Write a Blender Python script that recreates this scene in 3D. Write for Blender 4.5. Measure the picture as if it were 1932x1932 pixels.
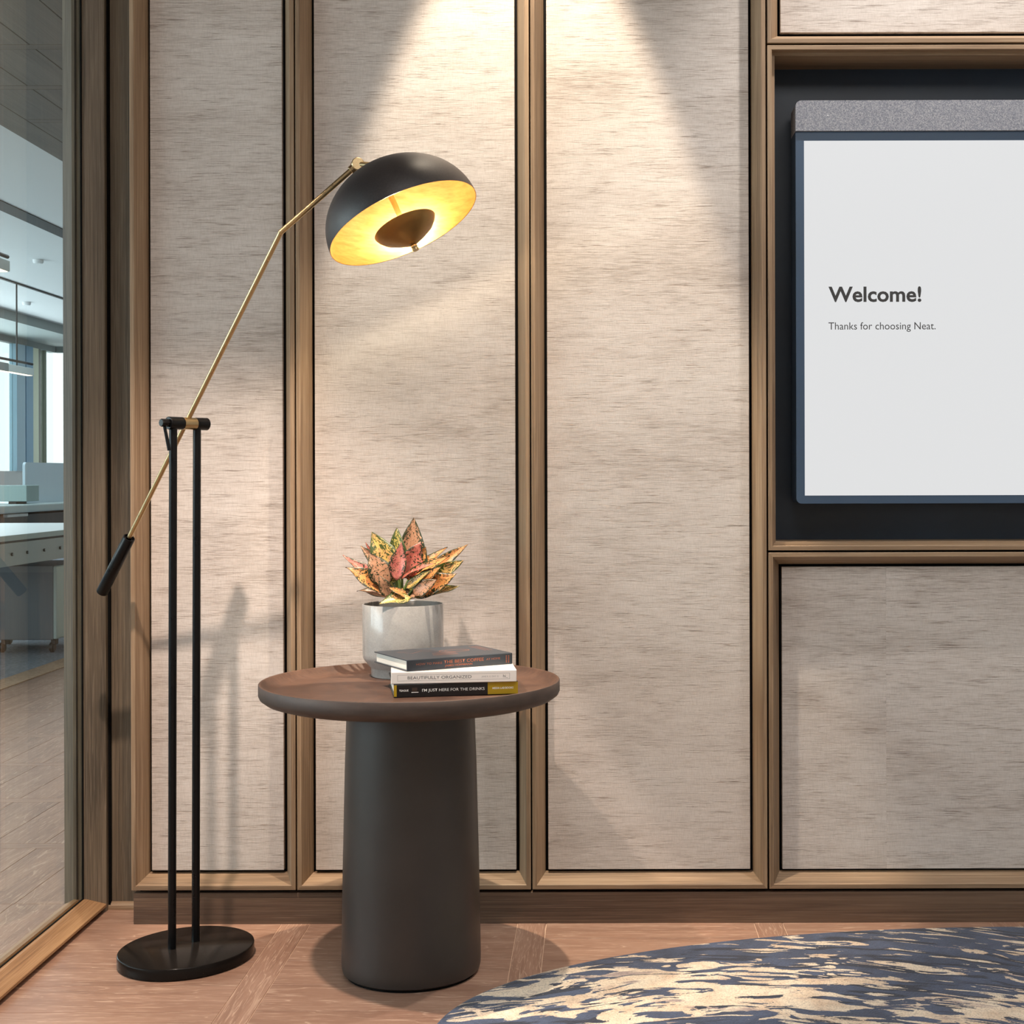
import bpy, bmesh, math, random
from mathutils import Vector, Matrix

random.seed(7)
sc = bpy.context.scene
for o in list(bpy.data.objects):
    bpy.data.objects.remove(o, do_unlink=True)
COL = sc.collection

# ------------------------------------------------------------------ camera
F, XV, YH, H, ROLL = 2790.0, 1125.0, 897.0, 0.93, 0.0026
cd = bpy.data.cameras.new('camera')
cd.sensor_width = 36.0
cd.lens = 36.0 * F / 1932.0
cd.shift_x = (966 - XV) / 1932.0
cd.shift_y = (YH - 966) / 1932.0
cd.clip_start = 0.05
cam = bpy.data.objects.new('camera', cd)
COL.objects.link(cam)
cam.matrix_world = Matrix.Translation((0, 0, H)) @ Matrix.Rotation(math.pi / 2, 4, 'X') @ Matrix.Rotation(-ROLL, 4, 'Z')
sc.camera = cam

def at(px, py, Y):
    """World point at depth Y that was measured at pixel (px, py) of the photograph."""
    dx, dy = px - XV, py - YH
    x, y = dx - ROLL * dy, dy + ROLL * dx
    return Vector((x / F * Y, Y, H - y / F * Y))

# ------------------------------------------------------------------ world, colour management
w = bpy.data.worlds.new('daylight')
sc.world = w
w.use_nodes = True
bg = w.node_tree.nodes['Background']
bg.inputs[0].default_value = (0.90, 0.97, 1.0, 1)
bg.inputs[1].default_value = 1.6
vs = sc.view_settings
vs.view_transform = 'Standard'
vs.look = 'None'
vs.gamma = 1.0
vs.exposure = 0.0
vs.use_curve_mapping = False

# ------------------------------------------------------------------ lights of the rooms, plus added fill lights
def lamp(name, kind, loc, power, col, target=None, **kw):
    d = bpy.data.lights.new(name, kind)
    d.energy = power
    d.color = col
    for k, v in kw.items():
        setattr(d, k, v)
    o = bpy.data.objects.new(name, d)
    COL.objects.link(o)
    o.location = loc
    if target is not None:
        o.rotation_euler = (Vector(target) - Vector(loc)).to_track_quat('-Z', 'Y').to_euler()
    return o
WARM, NEUT, COOL = (1.0, 0.85, 0.66), (1.0, 0.94, 0.88), (0.80, 0.92, 1.0)
lamp('downlight_table', 'SPOT', (-0.150, 2.74, 2.90), 280, WARM, (-0.150, 3.05, 0.9), spot_size=math.radians(34), spot_blend=0.30, shadow_soft_size=0.02)
lamp('downlight_display', 'SPOT', (0.80, 2.68, 2.90), 112, NEUT, (0.74, 3.02, 0.9), spot_size=math.radians(67), spot_blend=0.6, shadow_soft_size=0.025)
lamp('downlight_lamp', 'SPOT', (-0.82, 2.38, 1.98), 135, (1.0, 0.81, 0.67), (-0.75, 2.76, 0.1), spot_size=math.radians(66), spot_blend=0.8, shadow_soft_size=0.02)
lamp('ceiling_fill_light', 'AREA', (0.6, 0.3, 2.93), 50, (1.0, 0.98, 0.97), (0.6, 0.3, 0.0), shape='RECTANGLE', size=2.4, size_y=1.6)  # added soft fill for this room, no fixture behind it
lamp('office_fill_light', 'AREA', (-4.4, 9.5, 2.66), 110, COOL, (-4.4, 9.5, 0.0), shape='RECTANGLE', size=2.5, size_y=9.0)  # added fill that brightens the office from above, not a fixture
lamp('office_window_daylight', 'AREA', (-6.86, 13.0, 1.75), 160, COOL, (0.0, 13.0, 1.6), shape='RECTANGLE', size=9.0, size_y=1.4)
lamp('open_office_fill_light', 'AREA', (-6.86, 0.6, 1.75), 220, COOL, (0.0, 0.6, 1.5), shape='RECTANGLE', size=5.6, size_y=1.4)  # added cool fill, stands in for daylight from unseen windows
lamp('corridor_fill_spot', 'SPOT', (-1.85, 4.3, 2.36), 130, (1.0, 0.82, 0.62), (-1.85, 4.3, 0.0), spot_size=math.radians(110), spot_blend=0.8, shadow_soft_size=0.05)  # added warm fill to brighten the corridor floor, no fixture

# ------------------------------------------------------------------ node helpers
class NT:
    def __init__(s, name):
        s.m = bpy.data.materials.new(name)
        s.m.use_nodes = True
        s.t = s.m.node_tree
        s.b = s.t.nodes['Principled BSDF']
        s.out = s.t.nodes['Material Output']
    def n(s, typ, ins=None, **props):
        nd = s.t.nodes.new('ShaderNode' + typ)
        for k, v in props.items():
            setattr(nd, k, v)
        for k, v in (ins or {}).items():
            if hasattr(v, 'bl_idname') or isinstance(v, bpy.types.NodeSocket):
                s.t.links.new(v, nd.inputs[k])
            else:
                nd.inputs[k].default_value = v
        return nd
    def link(s, a, b):
        s.t.links.new(a, b)
    def set(s, **kw):
        for k, v in kw.items():
            k = k.replace('_', ' ')
            if isinstance(v, bpy.types.NodeSocket):
                s.link(v, s.b.inputs[k])
            else:
                s.b.inputs[k].default_value = v
        return s
    def coords(s, kind='Object', scale=(1, 1, 1), rand=0.0, rot=(0, 0, 0), loc=(0, 0, 0)):
        c = s.n('TexCoord').outputs[kind]
        if rand:
            oi = s.n('ObjectInfo').outputs['Random']
            mu = s.n('Math', {0: oi, 1: rand}, operation='MULTIPLY').outputs[0]
            c = s.n('VectorMath', {0: c, 1: s.n('CombineXYZ', {0: mu, 1: mu, 2: mu}).outputs[0]}, operation='ADD').outputs[0]
        return s.n('Mapping', {'Vector': c, 'Scale': scale, 'Rotation': rot, 'Location': loc}).outputs[0]
    def noise(s, vec, scale=1.0, detail=3.0, rough=0.5, dist=0.0):
        return s.n('TexNoise', {'Vector': vec, 'Scale': scale, 'Detail': detail, 'Roughness': rough, 'Distortion': dist}).outputs[0]
    def ramp(s, fac, stops, interp='LINEAR'):
        nd = s.n('ValToRGB', {0: fac})
        r = nd.color_ramp
        r.interpolation = interp
        while len(r.elements) < len(stops):
            r.elements.new(0.5)
        for e, (p, c) in zip(r.elements, stops):
            e.position = p
            e.color = (c[0], c[1], c[2], 1) if not isinstance(c, (int, float)) else (c, c, c, 1)
        return nd.outputs[0]
    def mix(s, fac, a, b, mode='MIX'):
        nd = s.n('Mix', data_type='RGBA', blend_type=mode)
        for i, v in ((0, fac), (6, a), (7, b)):
            if isinstance(v, bpy.types.NodeSocket):
                s.link(v, nd.inputs[i])
            elif i == 0:
                nd.inputs[i].default_value = v
            else:
                nd.inputs[i].default_value = (v[0], v[1], v[2], 1)
        return nd.outputs[2]
    def math(s, op, a, b=0.0):
        return s.n('Math', {0: a, 1: b}, operation=op).outputs[0]
    def bump(s, h, strength=0.3, dist=0.001):
        s.link(s.n('Bump', {'Height': h, 'Strength': strength, 'Distance': dist}).outputs[0], s.b.inputs['Normal'])

def srgb(r, g, b):
    f = lambda c: (c / 255 / 12.92) if c / 255 <= 0.04045 else ((c / 255 + 0.055) / 1.055) ** 2.4
    return (f(r), f(g), f(b))

def plain(name, col, rough=0.5, metal=0.0, spec=0.5, coat=0.0, aniso=0.0):
    t = NT(name)
    t.set(Base_Color=(*col, 1), Roughness=rough, Metallic=metal)
    t.b.inputs['Specular IOR Level'].default_value = spec
    if coat:
        t.b.inputs['Coat Weight'].default_value = coat
    return t.m

def oak(name, axis, dark, mid, light, rough=0.55, pore=0.5, grain=1.0):
    """Oak with the grain running along a world axis; pale limed pores."""
    t = NT(name)
    def sc3(across, along):
        return tuple(along if a == axis else across for a in 'XYZ')
    v1 = t.coords(scale=sc3(9 * grain, 0.7), rand=7.3)
    v2 = t.coords(scale=sc3(330 * grain, 3.0), rand=7.3)
    v3 = t.coords(scale=sc3(800 * grain, 9.0), rand=7.3)
    tone = t.noise(v1, 1.0, 4, 0.6, 1.2)
    g = t.noise(v2, 1.0, 4, 0.6, 0.6)
    p = t.noise(v3, 1.0, 3, 0.6, 0.3)
    c = t.ramp(t.math('ADD', t.math('MULTIPLY', tone, 0.55), t.math('MULTIPLY', g, 0.45)),
               [(0.36, dark), (0.50, mid), (0.64, light)])
    pm = t.ramp(p, [(0.54, 0.0), (0.66, 1.0)])
    c = t.mix(t.math('MULTIPLY', pm, pore), c, tuple(min(1, x * 1.25 + 0.05) for x in light))
    t.set(Base_Color=c, Roughness=rough)
    t.bump(t.math('ADD', g, t.math('MULTIPLY', p, 0.5)), 0.35, 0.0006)
    return t.m

OAKC = (srgb(104, 83, 63), srgb(142, 116, 90), srgb(170, 145, 117))
oakZ = oak('oak_vertical', 'Z', *OAKC, pore=0.30)
oakX = oak('oak_horizontal', 'X', *OAKC, pore=0.30)
oakY = oak('oak_depthwise', 'Y', srgb(112, 80, 52), srgb(150, 112, 76), srgb(178, 140, 100), pore=0.3)
baseM = oak('oak_baseboard', 'X', srgb(68, 52, 41), srgb(94, 73, 58), srgb(120, 96, 77), pore=0.30, grain=1.0)
fillM = oak('oak_filler', 'Z', srgb(70, 61, 50), srgb(97, 84, 69), srgb(126, 111, 93), pore=0.40)

def floor_wood(name, axis, dark, mid, light, lime):
    t = NT(name)
    def sc3(across, along):
        return tuple(along if a == axis else across for a in 'XYZ')
    v0 = t.coords(scale=sc3(14, 1.6), rand=31.7)
    wv = t.noise(v0, 1.0, 3, 0.55, 0.8)
    v2 = t.coords(scale=sc3(130, 5.0), rand=31.7)
    g = t.noise(v2, 1.0, 4, 0.6, 1.2)
    oi = t.n('ObjectInfo').outputs['Random']
    base = t.ramp(t.math('ADD', t.math('MULTIPLY', wv, 0.6), t.math('MULTIPLY', g, 0.4)), [(0.35, dark), (0.5, mid), (0.68, light)])
    base = t.mix(t.math('MULTIPLY', oi, 0.35), base, dark)
    # cathedral lines: thin limed contours of the slow noise, broken up by the fine grain
    rings = t.math('FRACT', t.math('MULTIPLY', wv, 9.0))
    line = t.ramp(rings, [(0.0, 1.0), (0.06, 0.8), (0.13, 0.0), (1.0, 0.0)])
    brk = t.ramp(g, [(0.40, 0.0), (0.56, 1.0)])
    pores = t.ramp(t.noise(t.coords(scale=sc3(520, 18), rand=31.7), 1.0, 3, 0.6, 0.4), [(0.57, 0.0), (0.68, 1.0)])
    m = t.math('MAXIMUM', t.math('MULTIPLY', t.math('MULTIPLY', line, brk), 0.55), t.math('MULTIPLY', pores, 0.62))
    c = t.mix(m, base, lime)
    t.set(Base_Color=c, Roughness=0.42)
    t.b.inputs['Specular IOR Level'].default_value = 0.35
    t.bump(t.math('SUBTRACT', g, m), 0.18, 0.0005)
    return t.m
FLC = (srgb(132, 100, 83), srgb(154, 119, 100), srgb(170, 136, 116), srgb(216, 186, 162))
plankX = floor_wood('floor_oak_lengthwise', 'X', *FLC)
plankY = floor_wood('floor_oak_crosswise', 'Y', *FLC)
ceilY = oak('ceiling_oak_lengthwise', 'Y', srgb(92, 84, 76), srgb(108, 100, 90), srgb(120, 112, 102), pore=0.1)
ceilX = oak('ceiling_oak_crosswise', 'X', srgb(92, 84, 76), srgb(108, 98, 86), srgb(120, 110, 98), pore=0.1)

def grasscloth():
    t = NT('grasscloth')
    rnd = 13.0
    def nz(sx, sz, det=3, rough=0.6, dist=0.3, loc=(0, 0, 0)):
        return t.noise(t.coords(scale=(sx, sx, sz), rand=rnd, loc=loc), 1, det, rough, dist)
    big = nz(3.0, 9, 4, 0.6, 0.4)
    fibre = nz(26, 1100, 4, 0.65, 0.5)           # fine horizontal grass blades
    slub = nz(20, 1000, 3, 0.6, 0.4, (9, 2, 7))  # darker longer blades
    patch = nz(13, 70, 4, 0.65, 0.5, (3, 1, 4)) # where the dark blades cluster
    warp = nz(520, 70, 2, 0.5, 0.0)
    knot = nz(85, 800, 3, 0.6, 0.6, (5, 5, 1))
    c = t.ramp(t.math('ADD', t.math('MULTIPLY', big, 0.35), t.math('MULTIPLY', fibre, 0.65)),
               [(0.36, srgb(166, 155, 146)), (0.47, srgb(204, 194, 187)), (0.62, srgb(217, 209, 203))])
    dk = t.math('MULTIPLY', t.ramp(slub, [(0.53, 0.0), (0.63, 1.0)]), t.ramp(patch, [(0.44, 0.12), (0.62, 1.0)]))
    c = t.mix(t.math('MULTIPLY', dk, 0.80), c, srgb(120, 104, 92))
    c = t.mix(t.ramp(knot, [(0.66, 0.0), (0.74, 0.60)]), c, srgb(110, 94, 82))
    c = t.mix(t.ramp(warp, [(0.36, 0.15), (0.54, 0.0)]), c, srgb(160, 148, 138))
    t.set(Base_Color=c, Roughness=0.85)
    t.b.inputs['Specular IOR Level'].default_value = 0.2
    t.bump(t.math('SUBTRACT', t.math('ADD', fibre, t.math('MULTIPLY', warp, 0.5)), t.math('MULTIPLY', dk, 0.8)), 0.40, 0.0008)
    return t.m
clothM = grasscloth()
blackM = plain('black_reveal', (0.004, 0.004, 0.004), 0.8, spec=0.1)
whiteM = plain('white_paint', (0.78, 0.79, 0.79), 0.7)
greyWallM = plain('room_paint', (0.55, 0.53, 0.50), 0.8)

# ------------------------------------------------------------------ mesh helpers
def tag(o, label=None, cat=None, group=None, kind=None):
    for k, v in (('label', label), ('category', cat), ('group', group), ('kind', kind)):
        if v:
            o[k] = v
    return o

def obj(name, bm, m, parent=None, smooth=False, angle=None):
    me = bpy.data.meshes.new(name)
    bmesh.ops.recalc_face_normals(bm, faces=bm.faces)
    bm.to_mesh(me)
    bm.free()
    for mm in (m if isinstance(m, (list, tuple)) else [m]):
        me.materials.append(mm)
    if smooth:
        for p in me.polygons:
            p.use_smooth = True
        if angle is not None:
            me.set_sharp_from_angle(angle=math.radians(angle))
    o = bpy.data.objects.new(name, me)
    COL.objects.link(o)
    if parent is not None:
        o.parent = parent
        o.matrix_parent_inverse = parent.matrix_basis.inverted()
    return o

def empty(name, loc=(0, 0, 0), rz=0.0):
    o = bpy.data.objects.new(name, None)
    o.empty_display_size = 0.05
    COL.objects.link(o)
    o.location = loc
    o.rotation_euler = (0, 0, rz)
    return o

def box(bm, x0, x1, y0, y1, z0, z1, bev=0.0, seg=1):
    vs_ = [bm.verts.new((x, y, z)) for x in (x0, x1) for y in (y0, y1) for z in (z0, z1)]
    idx = ((0, 1, 3, 2), (4, 6, 7, 5), (0, 4, 5, 1), (2, 3, 7, 6), (0, 2, 6, 4), (1, 5, 7, 3))
    fs = [bm.faces.new([vs_[i] for i in f]) for f in idx]
    if bev:
        es = list({e for f in fs for e in f.edges})
        bmesh.ops.bevel(bm, geom=es, offset=bev, segments=seg, affect='EDGES', profile=0.5)
    return bm

def B(name, x0, x1, y0, y1, z0, z1, m, parent=None, bev=0.0, seg=1):
    return obj(name, box(bmesh.new(), x0, x1, y0, y1, z0, z1, bev, seg), m, parent)

def prism(bm, pts, axis, a0, a1):
    """Extrude a 2D polygon along an axis ('X','Y','Z')."""
    def P(p, a):
        return {'X': (a, p[0], p[1]), 'Y': (p[0], a, p[1]), 'Z': (p[0], p[1], a)}[axis]
    l0 = [bm.verts.new(P(p, a0)) for p in pts]
    l1 = [bm.verts.new(P(p, a1)) for p in pts]
    n = len(pts)
    for i in range(n):
        bm.faces.new((l0[i], l0[(i + 1) % n], l1[(i + 1) % n], l1[i]))
    bm.faces.new(l0[::-1])
    bm.faces.new(l1)
    return bm

def lathe(bm, prof, c=(0, 0, 0), seg=64, M=None):
    """Revolve (r, z) points around Z; M maps the local shape into place."""
    rings = []
    for r, z in prof:
        if r < 1e-6:
            rings.append([bm.verts.new((0, 0, z))])
        else:
            rings.append([bm.verts.new((r * math.cos(2 * math.pi * i / seg), r * math.sin(2 * math.pi * i / seg), z)) for i in range(seg)])
    for a, b in zip(rings, rings[1:]):
        for i in range(seg):
            j = (i + 1) % seg
            if len(a) == 1 and len(b) == 1:
                continue
            if len(a) == 1:
                bm.faces.new((a[0], b[i], b[j]))
            elif len(b) == 1:
                bm.faces.new((a[i], a[j], b[0]))
            else:
                bm.faces.new((a[i], a[j], b[j], b[i]))
    T = Matrix.Translation(c) @ (M or Matrix.Identity(4))
    bmesh.ops.transform(bm, matrix=T, verts=[v for r in rings for v in r])
    return bm

def frame_to(p, q):
    """Matrix whose Z runs from p to q."""
    d = Vector(q) - Vector(p)
    return Matrix.Translation(p) @ d.to_track_quat('Z', 'Y').to_matrix().to_4x4(), d.length

def rod(bm, p, q, r, seg=20, r2=None, bev=0.0):
    M, L = frame_to(p, q)
    r2 = r if r2 is None else r2
    if bev:
        prof = [(0, 0), (r - bev, 0), (r, bev), (r2, L - bev), (r2 - bev, L), (0, L)]
    else:
        prof = [(0, 0), (r, 0), (r2, L), (0, L)]
    return lathe(bm, prof, seg=seg, M=M)

def text_mesh(name, s, width, origin, right, up, m, parent, bold=0.0, height=None, depth=0.0003, center=False):
    """Lettering fitted to a width; origin is the left end of the baseline."""
    cu = bpy.data.curves.new('lettering', 'FONT')
    cu.body = s
    cu.size = 1.0
    cu.offset = bold
    cu.extrude = 0.0
    cu.resolution_u = 3
    tmp = bpy.data.objects.new('lettering_source', cu)
    COL.objects.link(tmp)
    dg = bpy.context.evaluated_depsgraph_get()
    me = bpy.data.meshes.new_from_object(tmp.evaluated_get(dg))
    bpy.data.objects.remove(tmp, do_unlink=True)
    xs = [v.co.x for v in me.vertices]
    ys = [v.co.y for v in me.vertices]
    x0, x1, y1 = min(xs), max(xs), max(ys)
    sx = width / (x1 - x0)
    sy = sx if height is None else height / y1
    right, up = Vector(right).normalized(), Vector(up).normalized()
    nrm = right.cross(up)
    for v in me.vertices:
        v.co = Vector(origin) + right * ((v.co.x - x0) * sx) + up * (v.co.y * sy) + nrm * depth
    me.materials.clear()
    me.materials.append(m)
    o = bpy.data.objects.new(name, me)
    COL.objects.link(o)
    if parent is not None:
        o.parent = parent
        o.matrix_parent_inverse = parent.matrix_basis.inverted()
    return o

# ================================================================== THE SETTING
YF = 3.064           # front of the wall frames
YB = YF + 0.042      # where the bevels end
YP = 3.100           # cloth face
YW = 3.205           # core wall
# ---- floor: slab with planks laid on it
floor = B('floor', -7.0, 2.5, -2.6, 19.2, -0.06, -0.0012, plain('floor_joint', srgb(216, 184, 158), 0.7))
tag(floor, kind='structure')
G = 0.0007
PITCH, SW = 0.4905, 0.0595
def plank(x0, x1, y0, y1, m, z0=-0.0011, z1=0.0):
    return B('plank', x0 + G, x1 - G, y0 + G, y1 - G, z0, z1, m, floor, bev=0.0003)
xs0 = -0.656
for k in range(-1, 5):
    sx = xs0 + PITCH * k
    if sx > -1.06:
        plank(sx, sx + SW, 1.6, 3.19, plankY)
    row = 0
    y1 = 2.971 + 2 * 0.133
    off = (-0.006, 0.0, 0.0, -0.004, 0.003, 0.0)[k + 1]
    while y1 > 1.7:
        y0 = y1 - 0.133
        xa, xb = sx + SW, sx + PITCH
        xa = max(xa, -1.075)
        if xb > -1.05 and y0 + off < 3.19:
            plank(xa, min(xb, 2.3), y0 + off, min(y1 + off, 3.195), plankX)
        y1 = y0
# planks of the corridor beyond the glass, laid the other way
ys = 3.22
for r in range(9):
    ya = 3.22 + 0.53 * r
    yb = ya + 0.53
    xl, xr = max(-2.6, -0.415 * yb - 0.15), min(-1.14, -0.345 * ya + 0.15)
    plank(max(-2.6, xl - 0.1), max(xr, -1.9) if r < 5 else xr, yb - 0.05, yb, plankX)
    n = 0
    while -2.6 + 0.133 * n < -1.15:
        xa = -2.6 + 0.133 * n
        n += 1
        if xa + 0.133 < xl or xa > xr:
            continue
        plank(xa, min(xa + 0.133, -1.14), ya, yb - 0.05, plankY)
for n in range(4):
    plank(-1.14 - 0.133 * (n + 1), -1.14 - 0.133 * n, 2.4, 3.22, plankY)

# carpet of the office
def carpet_mat(name, a, b):
    t = NT(name)
    v = t.coords()
    c = t.ramp(t.noise(v, 60, 4, 0.7), [(0.35, a), (0.65, b)])
    c = t.mix(t.ramp(t.noise(v, 3, 3, 0.6), [(0.4, 0.0), (0.7, 0.45)]), c, a)
    t.set(Base_Color=c, Roughness=0.95)
    t.bump(t.noise(v, 200, 2, 0.6), 0.5, 0.002)
    return t.m
o = B('floor_carpet', -6.95, -2.725, -2.6, 19.0, -0.0035, 0.004, carpet_mat('grey_carpet', srgb(104, 110, 120), srgb(150, 156, 166)))
tag(o, kind='structure')
o = B('floor_carpet_border', -2.7245, -2.601, -2.6, 19.0, -0.0035, 0.004, carpet_mat('tan_carpet', srgb(150, 118, 92), srgb(190, 158, 130)))
tag(o, kind='structure')

# ---- panelled back wall
wall = B('wall_back', -1.13, 2.4, YW, YW + 0.05, 0.0, 3.0, blackM)
tag(wall, kind='structure')
FL, BV = 0.0095, 0.0165
CH = 0.0007
PROF_PANEL = [(0, YW), (0, YF + CH), (CH, YF), (FL - CH, YF), (FL, YF + CH * 1.5), (FL + BV, YB), (FL + BV, YB + 0.02), (0.012, YW)]
PROF_NICHE = [(0, YW), (0, YF + CH), (CH, YF), (FL - CH, YF), (FL, YF + CH), (FL, YF + 0.018), (FL + 0.0075, YF + 0.018), (FL + 0.0075, 3.186), (0.012, YW)]
def bay(x0, x1, z0, z1, prof):
    """Four mitred members of one bay's frame."""
    def loop(d, y):
        return [Vector((x0 + d, y, z0 + d)), Vector((x1 - d, y, z0 + d)), Vector((x1 - d, y, z1 - d)), Vector((x0 + d, y, z1 - d))]
    L = [loop(d, y) for d, y in prof]
    for k, (nm, m) in enumerate((('frame_rail', oakX), ('frame_stile', oakZ), ('frame_rail', oakX), ('frame_stile', oakZ))):
        bm = bmesh.new()
        a = [bm.verts.new(l[k]) for l in L]
        b = [bm.verts.new(l[(k + 1) % 4]) for l in L]
        n = len(prof)
        for i in range(n):
            j = (i + 1) % n
            bm.faces.new((a[i], b[i], b[j], a[j]))
        bm.faces.new(a)
        bm.faces.new(b[::-1])
        obj(nm, bm, m, wall)

def cloth_panel(x0, x1, z0, z1):
    g = FL + BV + 0.0058
    B('cloth_panel', x0 + g, x1 - g, YP, YP + 0.014, z0 + g, z1 - g, clothM, wall, bev=0.0012, seg=2)

def backing(x0, x1, z0, z1):
    B('backing_board', x0 + 0.014, x1 - 0.014, YP + 0.0142, YP + 0.024, z0 + 0.014, z1 - 0.014, blackM, wall)

ZB, ZT = 0.0723, 2.72
X0, M1, M2, M3, M4, X5 = -0.9657, -0.6233, -0.1361, 0.3543, 1.835, 2.33
S = 0.0016
for a, b in ((X0, M1 - S), (M1 + S, M2 - S), (M2 + S, M3 - S), (M4 + S, X5)):
    bay(a, b, ZB, ZT, PROF_PANEL)
    cloth_panel(a, b, ZB, ZT)
    backing(a, b, ZB, ZT)
RX0, RX1 = M3 + S + 0.0006, M4 - S
ZN0, ZN1 = 0.7735, 1.8205
bay(RX0, RX1, ZB, 0.7690, PROF_PANEL)
bay(RX0, RX1, ZN0, ZN1, PROF_NICHE)
bay(RX0, RX1, 1.8252, ZT, PROF_PANEL)
cloth_panel(RX0, RX1, 1.8252, ZT)
backing(RX0, RX1, 1.8252, ZT)
backing(RX0, RX1, ZB, 0.7690)
# lower cloth is hung in drops that meet at seams
g = FL + BV + 0.0058
seams = [RX0 + g, at(1672, 1300, YP).x, at(1672, 1300, YP).x + 0.91, RX1 - g]
for a, b in zip(seams, seams[1:]):
    B('cloth_panel', a + 0.00004, b - 0.00004, YP, YP + 0.014, ZB + g, 0.7690 - g, clothM, wall, bev=0.0002)
navyT = NT('navy_paint')
nv = navyT.noise(navyT.coords(), 5, 4, 0.6)
navyT.set(Base_Color=navyT.ramp(nv, [(0.3, srgb(20, 32, 46)), (0.7, srgb(27, 42, 58))]), Roughness=0.4)
navyM = navyT.m
B('niche_back_panel', RX0 + FL + 0.004, RX1 - FL - 0.004, 3.186, 3.202, ZN0 + FL + 0.004, ZN1 - FL - 0.004, navyM, wall)
# header above the bays, black shadow gap and baseboard below
B('header_panel', X0, X5, YF, YW, ZT + 0.004, 3.0, oakX, wall)
B('shadow_gap_strip', X0 + 0.012, X5, 3.086, YW, 0.0646, ZB + 0.0006, blackM, wall)
o = B('baseboard_back', at(252, 1720, 3.071).x, X5, 3.071, YW, 0.0, 0.0645, baseM, None, bev=0.0006)
tag(o, kind='structure')
# filler strip between the bays and the glass screen with a small bead at its foot
B('filler_panel', -1.135, X0 - 0.0006, 3.186, YW, 0.0, 3.0, fillM, wall)
bm = bmesh.new()
pts = [(3.186, 0.0), (3.174, 0.0)] + [(3.186 - 0.012 * math.cos(t), 0.004 + 0.012 * math.sin(t)) for t in (0.0, 0.4, 0.8, 1.2, 1.5)]
prism(bm, pts, 'X', -1.05, X0 - 0.0006)
tag(obj('trim_1', bm, oakX), kind='structure')

# ---- glass screen on the left
win = empty('window_1', (-1.10, 1.0, 0.0))
tag(win, kind='structure')
gt = NT('clear_glass')
gt.t.nodes.remove(gt.b)
tr = gt.n('BsdfTransparent', {0: (0.93, 0.97, 0.96, 1)})
gl = gt.n('BsdfGlossy', {0: (1, 1, 1, 1), 'Roughness': 0.0})
fr = gt.n('Fresnel', {0: 1.55})
geo = gt.n('NewGeometry')
front = gt.math('SUBTRACT', 1.0, geo.outputs['Backfacing'])
mx = gt.n('MixShader', {0: gt.math('MULTIPLY', fr.outputs[0], front)})
gt.link(tr.outputs[0], mx.inputs[1])
gt.link(gl.outputs[0], mx.inputs[2])
gt.link(mx.outputs[0], gt.out.inputs[0])
glassM = gt.m
B('glass_pane', -1.106, -1.096, -2.4, 3.149, 0.026, 2.46, glassM, win)
def screen_prof(o):   # room side outwards, then the far side: (offset from glass, retreat)
    return o
post = [(-1.0965, 3.150), (-1.086, 3.150), (-1.052, 3.1625), (-1.050, 3.1640), (-1.050, 3.1855),
        (-1.140, 3.1855), (-1.140, 3.1640), (-1.138, 3.1625), (-1.116, 3.150), (-1.1055, 3.150)]
obj('frame_post', prism(bmesh.new(), post, 'Z', 0.0, 2.5), fillM, win)
sill = [(-1.0965, 0.0300), (-1.087, 0.0300), (-1.052, 0.0170), (-1.050, 0.0155), (-1.050, 0.0105), (-1.064, 0.0105), (-1.064, 0.0),
        (-1.128, 0.0), (-1.128, 0.0105), (-1.140, 0.0105), (-1.140, 0.0155), (-1.138, 0.0170), (-1.115, 0.0300), (-1.1055, 0.0300), (-1.1055, 0.024), (-1.0965, 0.024)]
obj('frame_sill', prism(bmesh.new(), sill, 'Y', -2.4, 3.163), oakY, win)
B('frame_head', -1.14, -1.05, -2.4, 3.16, 2.45, 2.52, oakY, win)
B('gasket', -1.0965, -1.0935, 3.1465, 3.150, 0.030, 2.45, blackM, win)
B('gasket', -1.1085, -1.1055, 3.1465, 3.150, 0.030, 2.45, blackM, win)
B('gasket', -1.0965, -1.0940, -2.4, 3.1465, 0.0300, 0.0318, blackM, win)
B('shadow_gap_strip', -1.0499, -1.0455, 3.1760, 3.1858, 0.0, 2.5, blackM, win)  # black strip paints the dark shadow line between post and filler
# ---- the rest of this room
tag(B('ceiling', -1.14, 2.5, -2.6, YW + 0.05, 3.0, 3.05, whiteM), kind='structure')
tag(B('wall_right', 2.4, 2.5, -2.6, YW + 0.05, 0.0, 3.0, greyWallM), kind='structure')
tag(B('wall_front', -7.0, 2.5, -2.7, -2.6, 0.0, 3.05, greyWallM), kind='structure')
tag(B('wall_left', -1.14, -1.05, -2.6, 3.16, 2.5205, 3.0, oakX), kind='structure')

# ---- rooms beyond the glass
tag(B('wall_corridor', -1.14, -1.02, 3.26, 19.0, 0.0, 3.0, greyWallM), kind='structure')
tag(B('wall_far', -6.3, -1.0, 19.0, 19.1, 0.0, 3.0, whiteM), kind='structure')
cb = B('ceiling_corridor', -2.48, -1.141, -2.6, 19.0, 2.404, 2.75, plain('ceiling_joint', (0.02, 0.018, 0.016), 0.9))
tag(cb, kind='structure')
edges = [-2.48, -2.34, -2.13, -1.92, -1.71, -1.50, -1.30]
cuts = [3.96, 4.49, 5.02, 5.545, 6.07, 6.60, 7.13, 7.66]
for ya, yb in zip(cuts, cuts[1:]):
    B('ceiling_strip', -2.339, -1.301, ya, ya + 0.052, 2.397, 2.4035, ceilX, cb, bev=0.001)
    for xa, xb in zip(edges[1:], edges[2:]):
        B('ceiling_plank', xa + 0.0015, xb - 0.0015, ya + 0.0545, yb - 0.0025, 2.397, 2.4035, ceilY, cb, bev=0.001)
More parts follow.
